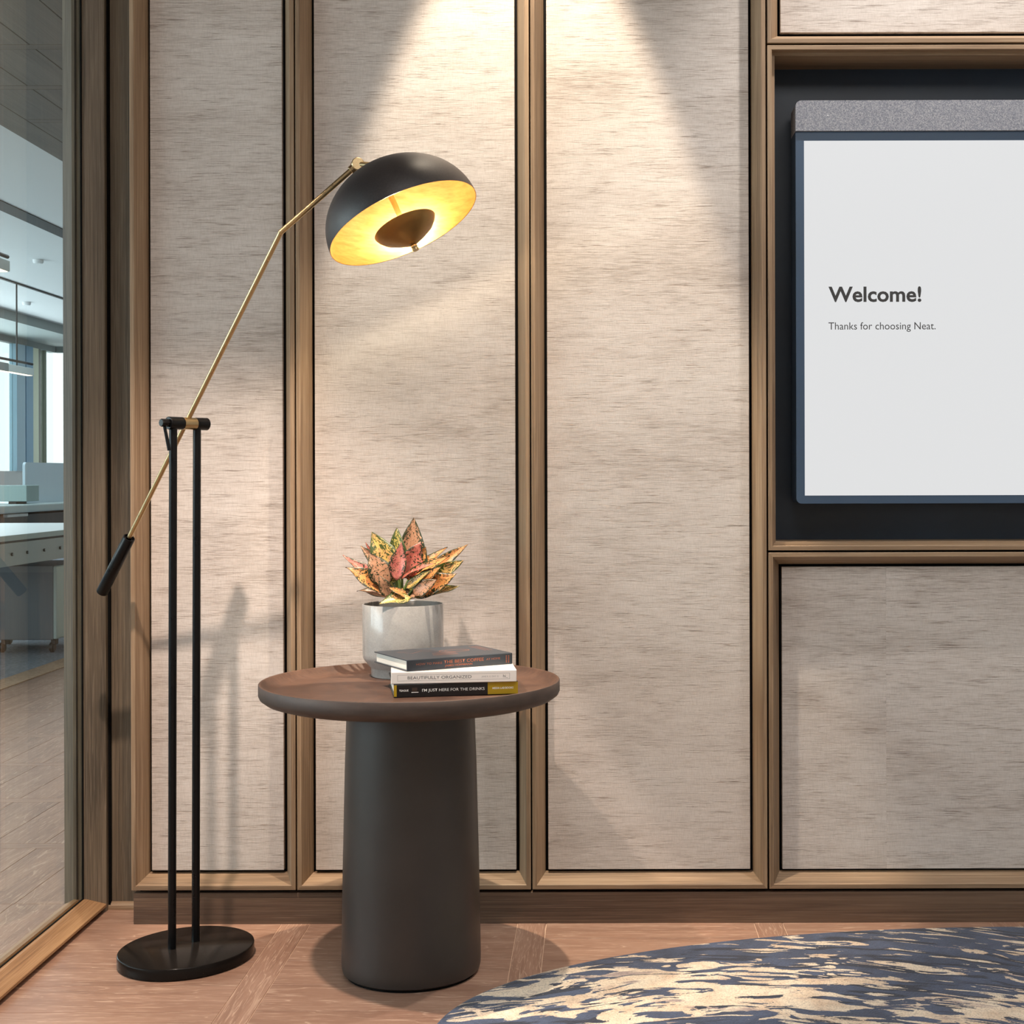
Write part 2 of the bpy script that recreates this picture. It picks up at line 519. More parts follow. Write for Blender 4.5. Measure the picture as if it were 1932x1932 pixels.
B('ceiling_plank', -2.48, -2.3415, 3.96, 9.5, 2.397, 2.4035, ceilY, cb, bev=0.001)
tag(B('ceiling_office', -6.3, -2.481, -2.6, 19.0, 2.70, 2.75, whiteM), kind='structure')
slotM = plain('slot_black', (0.012, 0.013, 0.014), 0.6)
tag(B('trim_2', -3.94, -3.80, 3.4, 18.8, 2.694, 2.699, slotM), kind='structure')
tag(B('trim_3', -5.295, -5.265, 3.4, 18.8, 2.688, 2.699, slotM), kind='structure')
soffitM = plain('soffit_grey', srgb(150, 158, 156), 0.6)
tag(B('ceiling_bulkhead', -6.95, -6.23, -2.6, 18.9, 2.595, 2.75, soffitM), kind='structure')
wl = B('wall_office', -7.0, -6.92, -2.6, 19.0, 0.0, 1.0, whiteM)
tag(wl, kind='structure')
# window wall: head beam, blue column, mullions and panes
w2 = empty('window_2', (-6.96, 13, 1.0))
tag(w2, kind='structure')
blueM = plain('blue_column', srgb(120, 165, 195), 0.5)
B('head_beam', -7.0, -6.92, -2.6, 18.95, 2.52, 2.60, plain('beam_grey', srgb(120, 130, 130), 0.5), w2)
B('column', -6.99, -6.90, 17.62, 17.88, 1.001, 2.52, plain('pale_blue_column', srgb(160, 195, 215), 0.5), w2)
B('column', -6.99, -6.90, 17.91, 18.13, 1.001, 2.52, blueM, w2)
B('column_joint', -6.985, -6.915, 17.8805, 17.9095, 1.001, 2.52, plain('column_joint', srgb(70, 110, 145), 0.5), w2)
B('blind', -6.985, -6.92, 18.1305, 18.36, 1.001, 2.52, plain('pale_blind', srgb(232, 236, 210), 0.6), w2)
mulM = plain('mullion_olive', srgb(98, 104, 92), 0.5)
for ya, yb in ((18.3605, 18.43), (18.60, 18.62), (15.2, 15.3), (12.2, 12.3), (9.2, 9.3), (6.2, 6.3), (3.2, 3.3), (0.2, 0.3)):
    B('mullion', -6.985, -6.92, ya, yb, 1.001, 2.52, mulM, w2)
B('head_beam', -6.92, -6.30, 18.93, 19.0, 2.52, 2.60, plain('beam_grey_end', srgb(120, 130, 130), 0.5), w2)
for ya, yb in ((-2.6, 0.2), (0.3, 3.2), (3.3, 6.2), (6.3, 9.2), (9.3, 12.2), (12.3, 15.2), (15.3, 17.62), (18.43, 18.60), (18.62, 18.93)):
    B('glass_pane', -6.96, -6.95, ya, yb, 1.001, 2.52, glassM, w2)

# ================================================================== WALL DISPLAY
YD = 3.086
disp = empty('wall_display', (1.09, 3.15, 0.87))
tag(disp, 'large wall screen with grey speckled speaker bar reading Welcome, set in navy niche', 'display')
shellM = plain('display_housing', srgb(62, 82, 106), 0.38)
def round_rect(x0, x1, z0, z1, r, corners=(1, 1, 1, 1), n=8):
    """Outline starting at the bottom left; corners BL, BR, TR, TL."""
    pts = []
    for (cx, cz, a0), on in zip(((x0 + r, z0 + r, math.pi), (x1 - r, z0 + r, 1.5 * math.pi), (x1 - r, z1 - r, 0.0), (x0 + r, z1 - r, 0.5 * math.pi)), corners):
        if on:
            pts += [(cx + r * math.cos(a0 + i * math.pi / 2 / n), cz + r * math.sin(a0 + i * math.pi / 2 / n)) for i in range(n + 1)]
        else:
            pts.append((cx + r * (1 if a0 in (1.5 * math.pi, 0.0) else -1), cz + r * (-1 if a0 >= math.pi else 1)))
    return pts
DX0, DX1 = 0.4172, 1.7712
bm = prism(bmesh.new(), round_rect(DX0 + 0.0006, DX1 - 0.0006, 0.870, 1.6462, 0.011, (1, 1, 0, 0)), 'Y', YD, 3.155)
obj('housing', bm, shellM, disp)
spk = NT('speaker_cloth')
sv = spk.coords()
s1 = spk.noise(sv, 900, 2, 0.7)
s2 = spk.noise(sv, 420, 2, 0.6)
spk.set(Base_Color=spk.ramp(spk.math('ADD', spk.math('MULTIPLY', s1, 0.6), spk.math('MULTIPLY', s2, 0.4)),
        [(0.36, srgb(84, 88, 100)), (0.5, srgb(132, 135, 146)), (0.64, srgb(190, 188, 188))]), Roughness=0.9)
spk.bump(s1, 0.4, 0.0006)
bm = prism(bmesh.new(), round_rect(DX0, DX1, 1.6466, 1.7100, 0.012, (0, 0, 1, 1)), 'Y', YD - 0.006, 3.155)
bar = obj('speaker_bar', bm, spk.m, disp)
B('indicator_light', at(1561, 219, YD).x - 0.001, at(1561, 219, YD).x + 0.001, YD - 0.0066, YD - 0.006, at(1561, 219, YD).z - 0.001, at(1561, 219, YD).z + 0.001,
  plain('white_dot', (0.9, 0.9, 0.9), 0.3), bar)
B('wall_mount', 0.9, 1.3, 3.1552, 3.1858, 1.1, 1.5, plain('mount_black', (0.01, 0.01, 0.01), 0.5), disp)
st = NT('lit_screen')
st.set(Base_Color=(0.02, 0.02, 0.02, 1), Roughness=0.3)
st.b.inputs['Emission Color'].default_value = (0.98, 0.99, 1.0, 1)
st.b.inputs['Emission Strength'].default_value = 0.74
scr = B('screen', 0.4352, 1.7515, YD - 0.0006, YD + 0.002, 0.8868, 1.6270, st.m, disp)
inkM = plain('screen_ink', srgb(58, 58, 60), 0.6)
p = at(1563, 569, YD)
text_mesh('lettering', 'Welcome!', 0.1937, (p.x, YD - 0.0007, p.z), (1, 0, 0), (0, 0, 1), inkM, scr, bold=0.024, height=0.0315)
p = at(1563, 622, YD)
text_mesh('lettering', 'Thanks for choosing Neat.', 0.2235, (p.x, YD - 0.0007, p.z), (1, 0, 0), (0, 0, 1), inkM, scr, bold=0.0, height=0.0152)

# ================================================================== FLOOR LAMP
lamp_o = empty('floor_lamp', (-0.797, 2.86, 0.0))
tag(lamp_o, 'tall black and brass floor lamp with a tilted black dome shade, gold inside', 'lamp')
blk = NT('black_steel')
bn = blk.noise(blk.coords(), 60, 3, 0.6)
blk.set(Base_Color=(0.0035, 0.0035, 0.004, 1), Roughness=blk.ramp(bn, [(0.3, 0.26), (0.7, 0.36)]))
blk.b.inputs['Specular IOR Level'].default_value = 0.22
blackSteel = blk.m
def brass_mat(name, col, rough):
    t = NT(name)
    v = t.coords(scale=(1, 1, 1))
    n_ = t.noise(v, 90, 3, 0.6)
    t.set(Base_Color=(*col, 1), Metallic=1.0, Roughness=t.ramp(n_, [(0.3, rough - 0.05), (0.7, rough + 0.08)]))
    return t.m
brassM = brass_mat('satin_brass', srgb(192, 167, 126), 0.30)
dishM = brass_mat('aged_brass', srgb(150, 116, 70), 0.38)
# base: oval slab
bt = NT('black_base')
bt.set(Base_Color=bt.mix(bt.ramp(bt.noise(bt.coords(), 420, 2, 0.6), [(0.70, 0.0), (0.80, 1.0)]), (0.011, 0.009, 0.008), (0.10, 0.075, 0.05)), Roughness=0.16)
bt.b.inputs['Specular IOR Level'].default_value = 0.12
bm = bmesh.new()
prof = [(0, 0.001), (0.985, 0.001), (1.0, 0.003), (1.0, 0.0215), (0.995, 0.0228), (0.985, 0.0235), (0, 0.0235)]
R = Matrix.Rotation(math.radians(65), 4, 'Z') @ Matrix.Diagonal((0.1365, 0.1215, 1.0, 1.0))
lathe(bm, prof, seg=96, c=(-0.7925, 2.852, 0.0), M=R)
obj('base', bm, bt.m, lamp_o, smooth=True, angle=40)
ax = Vector((0.591, 0.806, 0.0))
pn0, pf0 = at(324.5, 1791, 2.840), at(369.2, 1777, 2.885)
pn0.z = pf0.z = 0.0236
pn1, pf1 = at(326.7, 803, 2.840), at(371.7, 803, 2.885)
for a, b in ((pn0, pn1), (pf0, pf1)):
    obj('upright', rod(bmesh.new(), a, b, 0.0077, 28), blackSteel, lamp_o, smooth=True, angle=40)
pz = at(349, 799, 2.8625).z
mid = Vector(((pn1.x + pf1.x) / 2, (pn1.y + pf1.y) / 2, pz))
def on_axis(px):
    return mid + ax * ((px - 349.2) / 796.0)
P0 = on_axis(355.5)
obj('pivot_barrel', rod(bmesh.new(), on_axis(317.5), on_axis(343.5), 0.0123, 32, bev=0.001), blackSteel, lamp_o, smooth=True, angle=40)
obj('pivot_barrel', rod(bmesh.new(), on_axis(367.5), on_axis(391), 0.0123, 32, bev=0.001), blackSteel, lamp_o, smooth=True, angle=40)
slv = obj('pivot_sleeve', rod(bmesh.new(), on_axis(343.6), on_axis(367.4), 0.0119, 32), brassM, lamp_o, smooth=True, angle=40)
kn = obj('clamp_knob', rod(bmesh.new(), on_axis(304), on_axis(317.5), 0.0078, 8, bev=0.0012), blackSteel, lamp_o)
k0 = on_axis(310.5)
k1 = at(319.5, 850, k0.y)
obj('clamp_lever', rod(bmesh.new(), k0 + Vector((0, 0, -0.006)), k1, 0.0030, 14, r2=0.0036), blackSteel, kn, smooth=True, angle=40)
ud = Vector((0.806, -0.591, 0.0))
def arm_pt(px, py):
    """Point of the arm's vertical plane seen at the pixel."""
    x = (px - XV - ROLL * (py - YH)) / F
    s = (P0.x - x * P0.y) / (x * ud.y - ud.x)
    q = P0 + ud * s
    q.z = at(px, py, q.y).z
    return q
elbow = arm_pt(530, 438)
cw0, cw1 = arm_pt(244, 1014), arm_pt(191.5, 1117)
dirn = (elbow - P0).normalized()
low = P0 - dirn * (cw0 - P0).length
obj('lower_arm', rod(bmesh.new(), cw0, elbow, 0.0049, 20), brassM, lamp_o, smooth=True, angle=40)
c2 = cw0 + (cw0 - elbow).normalized() * (cw1 - cw0).length
bm = bmesh.new()
M_, L_ = frame_to(cw0, c2)
lathe(bm, [(0.0055, 0.004), (0.0100, 0.004), (0.0100, 0.0), (0.0115, 0.0), (0.0120, 0.0008), (0.0120, L_ - 0.002), (0.011, L_), (0, L_)], seg=32, M=M_)
obj('counterweight', bm, blackSteel, lamp_o, smooth=True, angle=35)
# dome shade
YS = 2.68
C = at(762, 423, YS)
nrm = Vector((0.421, -0.176, -0.889)).normalized()
DR, DH = 0.1432, 0.120
apex = C - nrm * DH
MD = Matrix.Translation(C) @ (-nrm).to_track_quat('Z', 'Y').to_matrix().to_4x4()    # local +Z points to the apex
def dome_prof(r, h, n=22):
    return [(r * math.cos(t), h * math.sin(t)) for t in [i / n * math.pi / 2 for i in range(n)]] + [(0.0, h)]
dt = NT('dome_outside')
dn = dt.noise(dt.coords(), 300, 3, 0.7)
dt.set(Base_Color=dt.ramp(dn, [(0.4, (0.020, 0.016, 0.016)), (0.8, (0.036, 0.029, 0.028))]), Roughness=0.45)
bm = lathe(bmesh.new(), dome_prof(DR, DH), seg=96, M=MD)
shade = obj('dome_shade', bm, dt.m, lamp_o, smooth=True)
goldT = NT('gold_leaf_inside')
gv = goldT.noise(goldT.coords(scale=(30, 30, 160)), 1, 4, 0.6)
goldT.set(Base_Color=goldT.ramp(gv, [(0.3, srgb(196, 150, 84)), (0.7, srgb(220, 178, 110))]), Metallic=0.9, Roughness=0.30)
bm = bmesh.new()
inn = dome_prof(DR - 0.0012, DH - 0.0012)
lathe(bm, [(DR - 0.00005, -0.0004)] + inn, seg=96, M=MD)
ins = obj('shade_lining', bm, goldT.m, shade, smooth=True, angle=60)
# diffuser dish, stem, knob
RD, DD = 0.0590, 0.036
OFF = -0.008
bm = bmesh.new()
pr = [(0.0, OFF - DD), (0.012, OFF - DD + 0.0035), (0.032, OFF - DD + 0.014), (0.048, OFF - 0.012), (0.056, OFF - 0.003), (RD, OFF + 0.003),
      (RD - 0.001, OFF + 0.0032), (0.055, OFF - 0.0015), (0.046, OFF - 0.0105), (0.030, OFF - DD + 0.0155), (0.0, OFF - DD + 0.004)]
lathe(bm, pr, seg=64, M=MD)
dish = obj('diffuser_dish', bm, dishM, shade, smooth=True, angle=50)
bm = bmesh.new()
lathe(bm, [(0.0035, OFF - DD + 0.002), (0.0060, OFF - DD - 0.001), (0.0060, OFF - DD - 0.004), (0.0045, OFF - DD - 0.006), (0.0062, OFF - DD - 0.0075), (0.0056, OFF - DD - 0.011), (0, OFF - DD - 0.0115)], seg=24, M=MD)
obj('finial', bm, brassM, shade, smooth=True, angle=40)
tl = lambda z: (MD @ Vector((0, 0, z)))
obj('stem', rod(bmesh.new(), tl(OFF - DD + 0.004), tl(DH - 0.002), 0.0052, 16), brassM, shade, smooth=True, angle=40)
# lit bulb ring sitting in the dish
bulbT = NT('lit_bulb')
bulbT.set(Base_Color=(1, 0.9, 0.75, 1))
bulbT.b.inputs['Emission Color'].default_value = (1.0, 0.85, 0.60, 1)
bulbT.b.inputs['Emission Strength'].default_value = 720.0
bm = lathe(bmesh.new(), [(0.0056, -0.022), (0.009, -0.022), (0.0115, -0.018), (0.0115, 0.008), (0.009, 0.013), (0.0056, 0.014)], seg=32, M=MD)
obj('bulb', bm, bulbT.m, shade, smooth=True)
# knuckle joint and upper arm
j = at(672, 313, 2.715)
obj('upper_arm', rod(bmesh.new(), elbow, j, 0.0051, 20), brassM, lamp_o, smooth=True, angle=40)
obj('elbow', lathe(bmesh.new(), [(0, -0.0052)] + [(0.0053 * math.cos(t), 0.0053 * math.sin(t)) for t in (-1.2, -0.8, -0.4, 0, 0.4, 0.8, 1.2)] + [(0, 0.0052)], c=elbow, seg=16), brassM, lamp_o, smooth=True)
dj = (j - elbow).normalized()
kj = obj('knuckle', rod(bmesh.new(), j - dj * 0.014, j - dj * 0.004, 0.0082, 24, bev=0.001), brassM, lamp_o, smooth=True, angle=40)
side = Vector((0.30, -0.95, 0.05)).normalized()
obj('knuckle_disc', rod(bmesh.new(), j - side * 0.009 + dj * 0.003, j + side * 0.009 + dj * 0.003, 0.0118, 32, bev=0.0012), brassM, kj, smooth=True, angle=40)
top = apex - nrm * 0.004
obj('shade_link', rod(bmesh.new(), j + dj * 0.004, top, 0.0062, 20), brassM, lamp_o, smooth=True, angle=40)
obj('shade_socket', rod(bmesh.new(), top - nrm * 0.004, apex + nrm * 0.0005, 0.0080, 24, bev=0.001), brassM, lamp_o, smooth=True, angle=40)

# ================================================================== SIDE TABLE
TX, TY = -0.3497, 2.780
table = empty('side_table', (TX, TY, 0.0))
tag(table, 'round pedestal side table with dark brown tray top and thick grey column', 'table')
pt = NT('taupe_column')
pt.set(Base_Color=pt.ramp(pt.noise(pt.coords(), 8, 4, 0.6), [(0.3, srgb(50, 45, 42)), (0.7, srgb(58, 52, 49))]), Roughness=0.42)
prof = [(0.0, 0.0045), (0.123, 0.0045), (0.1275, 0.0075), (0.1296, 0.016), (0.1300, 0.03), (0.1292, 0.08), (0.1272, 0.2), (0.1225, 0.40), (0.1188, 0.505), (0.0, 0.505)]
obj('column', lathe(bmesh.new(), prof, c=(TX, TY, 0), seg=96), pt.m, table, smooth=True, angle=40)
obj('foot_ring', lathe(bmesh.new(), [(0, 0.0002), (0.1215, 0.0002), (0.1215, 0.0045), (0, 0.0045)], c=(TX, TY, 0), seg=64), blackM, table, smooth=True, angle=40)
tt = NT('brown_stained_top')
v = tt.coords()
n1 = tt.noise(v, 9, 5, 0.65, 0.6)
n2 = tt.noise(tt.coords(scale=(30, 160, 160)), 1, 4, 0.6)
tt.set(Base_Color=tt.ramp(tt.math('ADD', tt.math('MULTIPLY', n1, 0.7), tt.math('MULTIPLY', n2, 0.3)), [(0.32, srgb(62, 44, 36)), (0.5, srgb(84, 60, 48)), (0.68, srgb(106, 78, 62))]), Roughness=0.5)
tt.bump(n2, 0.15, 0.0005)
et = NT('brown_edge')
et.set(Base_Color=et.ramp(et.noise(et.coords(scale=(20, 20, 60)), 1, 4, 0.6), [(0.3, srgb(60, 48, 43)), (0.7, srgb(76, 62, 55))]), Roughness=0.55)
TR, ZTOP, ZS = 0.280, 0.547, 0.5310
TYC = TY - 0.001
bm = bmesh.new()
lathe(bm, [(0.0, 0.5052), (0.215, 0.5052), (0.250, 0.5085), (0.268, 0.514), (0.2775, 0.521), (0.280, 0.527), (TR, ZTOP - 0.0012), (TR - 0.0010, ZTOP)], c=(TX, TYC, 0), seg=128)
obj('table_edge', bm, et.m, table, smooth=True, angle=45)
bm = bmesh.new()
lathe(bm, [(TR - 0.0010, ZTOP), (TR - 0.0045, ZTOP), (TR - 0.0058, ZTOP - 0.0012), (TR - 0.011, ZTOP - 0.0070), (TR - 0.018, ZTOP - 0.0125), (TR - 0.026, ZS + 0.0006), (TR - 0.031, ZS), (0, ZS)], c=(TX, TYC, 0), seg=128)
obj('table_top', bm, tt.m, table, smooth=True, angle=45)

# ================================================================== POTTED PLANT
PC = Vector((at(760.5, 1200, 2.955).x, 2.955, ZS + 0.0003))
plant = empty('potted_plant', PC)
tag(plant, 'plant with pink, yellow and green speckled leaves in a glazed grey pot on the table', 'plant')
gp = NT('grey_glaze')
gpn = gp.noise(gp.coords(), 26, 5, 0.7)
gpf = gp.noise(gp.coords(), 420, 3, 0.6)
gp.set(Base_Color=gp.ramp(gp.math('ADD', gp.math('MULTIPLY', gpn, 0.6), gp.math('MULTIPLY', gpf, 0.4)), [(0.36, srgb(152, 151, 148)), (0.6, srgb(170, 168, 165))]), Roughness=0.16)
z0 = PC.z
prof = [(0, z0), (0.0615, z0), (0.0628, z0 + 0.0015), (0.0640, z0 + 0.0165), (0.0650, z0 + 0.0185), (0.0770, z0 + 0.0335), (0.0796, z0 + 0.0385), (0.0804, z0 + 0.046), (0.0806, z0 + 0.1430),
        (0.0800, z0 + 0.1441), (0.0788, z0 + 0.1441), (0.0780, z0 + 0.1430), (0.0776, z0 + 0.05), (0.0, z0 + 0.05)]
obj('pot', lathe(bmesh.new(), prof, c=(PC.x, PC.y, 0), seg=96), gp.m, plant, smooth=True, angle=35)
so = NT('soil')
so.set(Base_Color=so.ramp(so.noise(so.coords(), 120, 4, 0.7), [(0.3, (0.008, 0.006, 0.004)), (0.7, (0.03, 0.02, 0.014))]), Roughness=0.95)
so.bump(so.noise(so.coords(), 140, 4, 0.7), 0.9, 0.004)
obj('soil', lathe(bmesh.new(), [(0, z0 + 0.118), (0.04, z0 + 0.121), (0.0774, z0 + 0.116)], c=(PC.x, PC.y, 0), seg=32), so.m, plant, smooth=True)

def leaf_material(name, heart, mid, edge, green_amt):
    t = NT(name)
    uv = t.n('UVMap').outputs[0]
    sp = t.n('SeparateXYZ', {0: uv})
    u = t.math('ABSOLUTE', t.math('SUBTRACT', t.math('MULTIPLY', sp.outputs[0], 2.0), 1.0))
    oi = t.n('ObjectInfo').outputs['Random']
    off = t.n('CombineXYZ', {0: t.math('MULTIPLY', oi, 40.0), 1: t.math('MULTIPLY', oi, 17.0), 2: 0.0}).outputs[0]
    vv = t.n('VectorMath', {0: uv, 1: off}, operation='ADD').outputs[0]
    m1 = t.n('Mapping', {'Vector': vv, 'Scale': (1.0, 1.6, 1.0)}).outputs[0]
    n_big = t.noise(m1, 3.2, 4, 0.6, 0.8)
    n_sp = t.noise(m1, 9.0, 3, 0.55, 1.2)
    c = t.ramp(n_big, [(0.34, heart), (0.62, mid)])
    rim = t.math('ADD', t.math('MULTIPLY', t.math('POWER', u, 2.6), 0.50), t.math('MULTIPLY', sp.outputs[1], 0.10))
    g = t.math('ADD', rim, t.math('MULTIPLY', t.math('SUBTRACT', n_sp, 0.5), 2.1))
    gm = t.ramp(t.math('ADD', g, green_amt), [(0.20, 0.0), (0.26, 1.0)])
    c = t.mix(gm, c, edge)
    vein = t.ramp(u, [(0.0, 0.6), (0.07, 0.0)])
    c = t.mix(vein, c, mid)
    t.set(Base_Color=c, Roughness=0.36)
    t.b.inputs['Subsurface Weight'].default_value = 0.0
    t.bump(n_sp, 0.2, 0.001)
    return t.m
GRN, DGR = srgb(58, 74, 30), srgb(40, 50, 26)
LM = {
    'p': leaf_material('leaf_pink', srgb(196, 98, 92), srgb(212, 132, 112), DGR, -0.02),
    'o': leaf_material('leaf_orange', srgb(204, 122, 76), srgb(214, 152, 88), DGR, 0.0),
    'y': leaf_material('leaf_yellow', srgb(208, 150, 104), srgb(212, 180, 96), GRN, 0.06),
    'g': leaf_material('leaf_green', srgb(188, 160, 96), srgb(202, 184, 92), GRN, 0.17),
    't': leaf_material('leaf_tan', srgb(170, 122, 92), srgb(188, 142, 110), DGR, 0.0),
}
def zp(zx, zy, dy):      # position measured on the enlarged crop of the plant, dy = depth from the pot's axis
    return at(640 + zx / 7.43, 970 + zy / 7.43, PC.y + dy)
def leaf(kind, base, tip, width, face, bow=0.12, fold=0.25, curl=0.0, wav=0.13):
    width *= 1.12
    curl = random.uniform(-0.05, 0.10)
    b_, t_ = zp(*base), zp(*tip)
    L = (t_ - b_).length
    d = (t_ - b_) / L
    f = Vector(face)
    f = (f - d * f.dot(d)).normalized()
    s = d.cross(f).normalized()
    w = width / 7.43 * PC.y / F * 0.5
    bm = bmesh.new()
    uvl = bm.loops.layers.uv.new('UVMap')
    nv, nu = 12, 6
    ph = random.random() * 6.28
    grid = []
    for i in range(nv + 1):
        v_ = i / nv
        wid = w * (math.sin(math.pi * min(1.0, v_ ** 0.80)) ** 0.85 * (1 - 0.32 * v_) * 1.22 if 0 < v_ < 1 else 0.0) + 0.0007 * (1 - v_)
        c = b_ + d * (L * v_) - f * (bow * L * (v_ * v_ - v_)) * 1.0 * -1.0 * -1.0 - f * (curl * L * max(0, v_ - 0.6) ** 2 * 4)
        row = []
        for j_ in range(nu + 1):
            u_ = j_ / nu * 2 - 1
            off = s * (wid * u_) + f * (fold * wid * abs(u_) ** 1.4) + f * (wav * w * math.sin(v_ * 9 + ph + (2 if u_ > 0 else 0)) * abs(u_) ** 2)
            row.append((bm.verts.new(c + off), (j_ / nu, v_)))
        grid.append(row)
    for i in range(nv):
        for j_ in range(nu):
            q = (grid[i][j_], grid[i][j_ + 1], grid[i + 1][j_ + 1], grid[i + 1][j_])
            fc = bm.faces.new([x[0] for x in q])
            for lp, x in zip(fc.loops, q):
                lp[uvl].uv = x[1]
    o_ = obj('leaf', bm, LM[kind], plant, smooth=True)
    so_ = o_.modifiers.new('thickness', 'SOLIDIFY')
    so_.thickness = 0.0005
    return o_
CAMF = (0.1, -1.0, 0.25)
leaves = [
    # kind, base (zx, zy, depth), tip, width, facing
    ('t', (990, 900, 0.018), (1045, 45, 0.030), 330, (0.1, -1, 0.2), 0.06, 0.2),
    ('g', (850, 850, 0.012), (800, 190, 0.022), 240, (-0.15, -1, 0.2), 0.05, 0.2),
    ('y', (800, 900, 0.004), (452, 245, 0.012), 330, (-0.1, -1, 0.35), 0.06, 0.2),
    ('p', (800, 930, -0.030), (885, 385, -0.034), 215, (-0.2, -1, 0.1), 0.05, 0.3),
    ('p', (890, 900, -0.012), (1140, 385, -0.010), 300, (0.3, -1, 0.1), 0.08, 0.25),
    ('o', (960, 920, 0.004), (1215, 455, 0.010), 270, (0.3, -1, 0.1), 0.06, 0.2),
    ('t', (640, 800, 0.022), (298, 442, 0.030), 130, (-0.4, -0.7, 0.6), 0.10, 0.4),
    ('p', (560, 930, 0.006), (45, 578, 0.014), 150, (-0.2, -0.6, 0.9), -0.10, 0.4),
    ('o', (640, 1100, -0.022), (98, 738, -0.036), 250, (-0.2, -0.7, 0.9), 0.10, 0.35),
    ('t', (680, 1000, -0.030), (425, 540, -0.030), 290, (0.25, -1, 0.1), 0.06, 0.15),
    ('t', (700, 1180, -0.012), (255, 1055, -0.020), 170, (-0.1, -0.5, 1.0), 0.10, 0.3),
    ('o', (1130, 940, 0.010), (1800, 412, 0.020), 170, (0.2, -0.9, 0.5), 0.06, 0.3),
    ('y', (1120, 1050, -0.010), (1745, 650, -0.020), 260, (0.2, -0.8, 0.7), 0.05, 0.25),
    ('o', (1050, 830, 0.020), (1522, 462, 0.028), 140, (0.1, -0.7, 0.9), 0.08, 0.3),
    ('o', (1000, 900, -0.008), (1560, 600, -0.026), 210, (0.1, -0.6, 0.9), 0.16, 0.2),
    ('p', (870, 910, -0.028), (1345, 680, -0.046), 140, (0.0, -0.5, 1.0), 0.10, 0.4),
    ('y', (940, 1040, -0.034), (1270, 790, -0.056), 120, (0.1, -0.8, 0.6), -0.06, 0.4),
    ('y', (1060, 1170, -0.008), (1690, 1018, -0.020), 210, (0.1, -0.5, 1.0), -0.10, 0.35),
    ('o', (1050, 1130, -0.024), (1640, 830, -0.046), 270, (0.2, -0.9, 0.6), -0.08, 0.25),
    ('o', (960, 1170, -0.050), (690, 1028, -0.066), 150, (0.0, -0.6, 0.9), 0.10, 0.2),
    ('y', (1005, 1170, -0.052), (562, 1252, -0.082), 190, (0.1, -0.7, 0.8), 0.16, 0.25),
    ('y', (770, 930, -0.016), (555, 672, -0.018), 130, (-0.2, -1, 0.3), 0.05, 0.3),
    ('o', (1040, 1030, -0.030), (1440, 740, -0.052), 190, (0.1, -0.8, 0.7), 0.08, 0.2),
    ('p', (600, 800, 0.026), (365, 392, 0.034), 70, (-0.4, -0.7, 0.6), -0.12, 0.4),
    ('t', (1040, 1120, -0.044), (1360, 920, -0.064), 190, (0.1, -0.9, 0.4), 0.06, 0.2),
    ('t', (700, 1150, -0.040), (560, 860, -0.050), 150, (0.3, -1, 0.0), 0.05, 0.2),
    ('g', (760, 1120, 0.020), (600, 700, 0.030), 220, (0, -1, 0.2), 0.05, 0.2),
    ('g', (1000, 1100, 0.024), (1250, 640, 0.036), 220, (0, -1, 0.2), 0.05, 0.2),
    ('t', (900, 1180, 0.020), (1420, 900, 0.046), 240, (0.1, -0.7, 0.7), 0.08, 0.2),
    ('t', (880, 1190, 0.030), (420, 950, 0.050), 200, (-0.1, -0.7, 0.7), 0.08, 0.2),
]
for lf in leaves:
    leaf(*lf)
stemM = plain('leaf_stalk', srgb(92, 112, 48), 0.45)
for bx, by, tx, ty, dy in ((830, 1230, 800, 900, -0.02), (880, 1230, 880, 900, -0.012), (860, 1235, 680, 1000, -0.026), (900, 1235, 1040, 1050, -0.02), (840, 1230, 990, 880, 0.012), (870, 1230, 830, 840, 0.008)):
    obj('leaf_stalk', rod(bmesh.new(), zp(bx, by, dy * 0.6), zp(tx, ty, dy), 0.0034, 10, r2=0.0026), stemM, plant, smooth=True, angle=50)

# ================================================================== BOOKS
pagesT = NT('page_edges')
pv = pagesT.noise(pagesT.coords(scale=(3, 3, 1600)), 1, 2, 0.5)
pagesT.set(Base_Color=pagesT.ramp(pv, [(0.3, srgb(196, 188, 176)), (0.6, srgb(238, 232, 222))]), Roughness=0.8)
def book(name, label, pl, pr, z, thick, depth, coverM, spineM=None, board=0.0022, round_=0.0012):
    """pl, pr: ends of the spine on the table plan; the book reaches back from them."""
    a, b = Vector((pl[0], pl[1], z)), Vector((pr[0], pr[1], z))
    L = (b - a).length
    ang = math.atan2(b.y - a.y, b.x - a.x)
    root = empty(name, a, ang)
    tag(root, label, 'book', 'books stacked on the side table')
    bpy.context.view_layer.update()
    def part(nm, bm_, m):
        o_ = obj(nm, bm_, m)
        o_.parent = root
        return o_
    part('cover', box(bmesh.new(), 0, L, 0.001, depth, 0, board, round_ * 0.5, 2), coverM)
    part('cover', box(bmesh.new(), 0, L, 0.001, depth, thick - board, thick, round_ * 0.5, 2), coverM)
    sp = part('spine', box(bmesh.new(), 0, L, -0.0012, 0.0020, 0.0, thick, round_, 2), spineM or coverM)
    part('page_block', box(bmesh.new(), 0.0035, L - 0.0035, 0.0021, depth - 0.0035, board, thick - board), pagesT.m)
    X = Vector((math.cos(ang), math.sin(ang), 0))
    def line(s, x, zz, width, m, bold=0.0, height=None, holder=sp):
        o_ = text_mesh('lettering', s, width, (x, -0.00122, zz), (1, 0, 0), (0, 0, 1), m, None, bold=bold, height=height, depth=0.0001)
        o_.parent = holder
        return o_
    def patch(x0, x1, zz0, zz1, m, nm='print_band', d=0.00004):
        o_ = obj(nm, box(bmesh.new(), x0, x1, -0.0012 - d, -0.0011, zz0, zz1), m)
        o_.parent = sp
        return o_
    return root, L, line, patch, sp
coalM = plain('charcoal_cover', srgb(56, 62, 69), 0.42)
whiteC = plain('white_cover', srgb(236, 230, 224), 0.35)
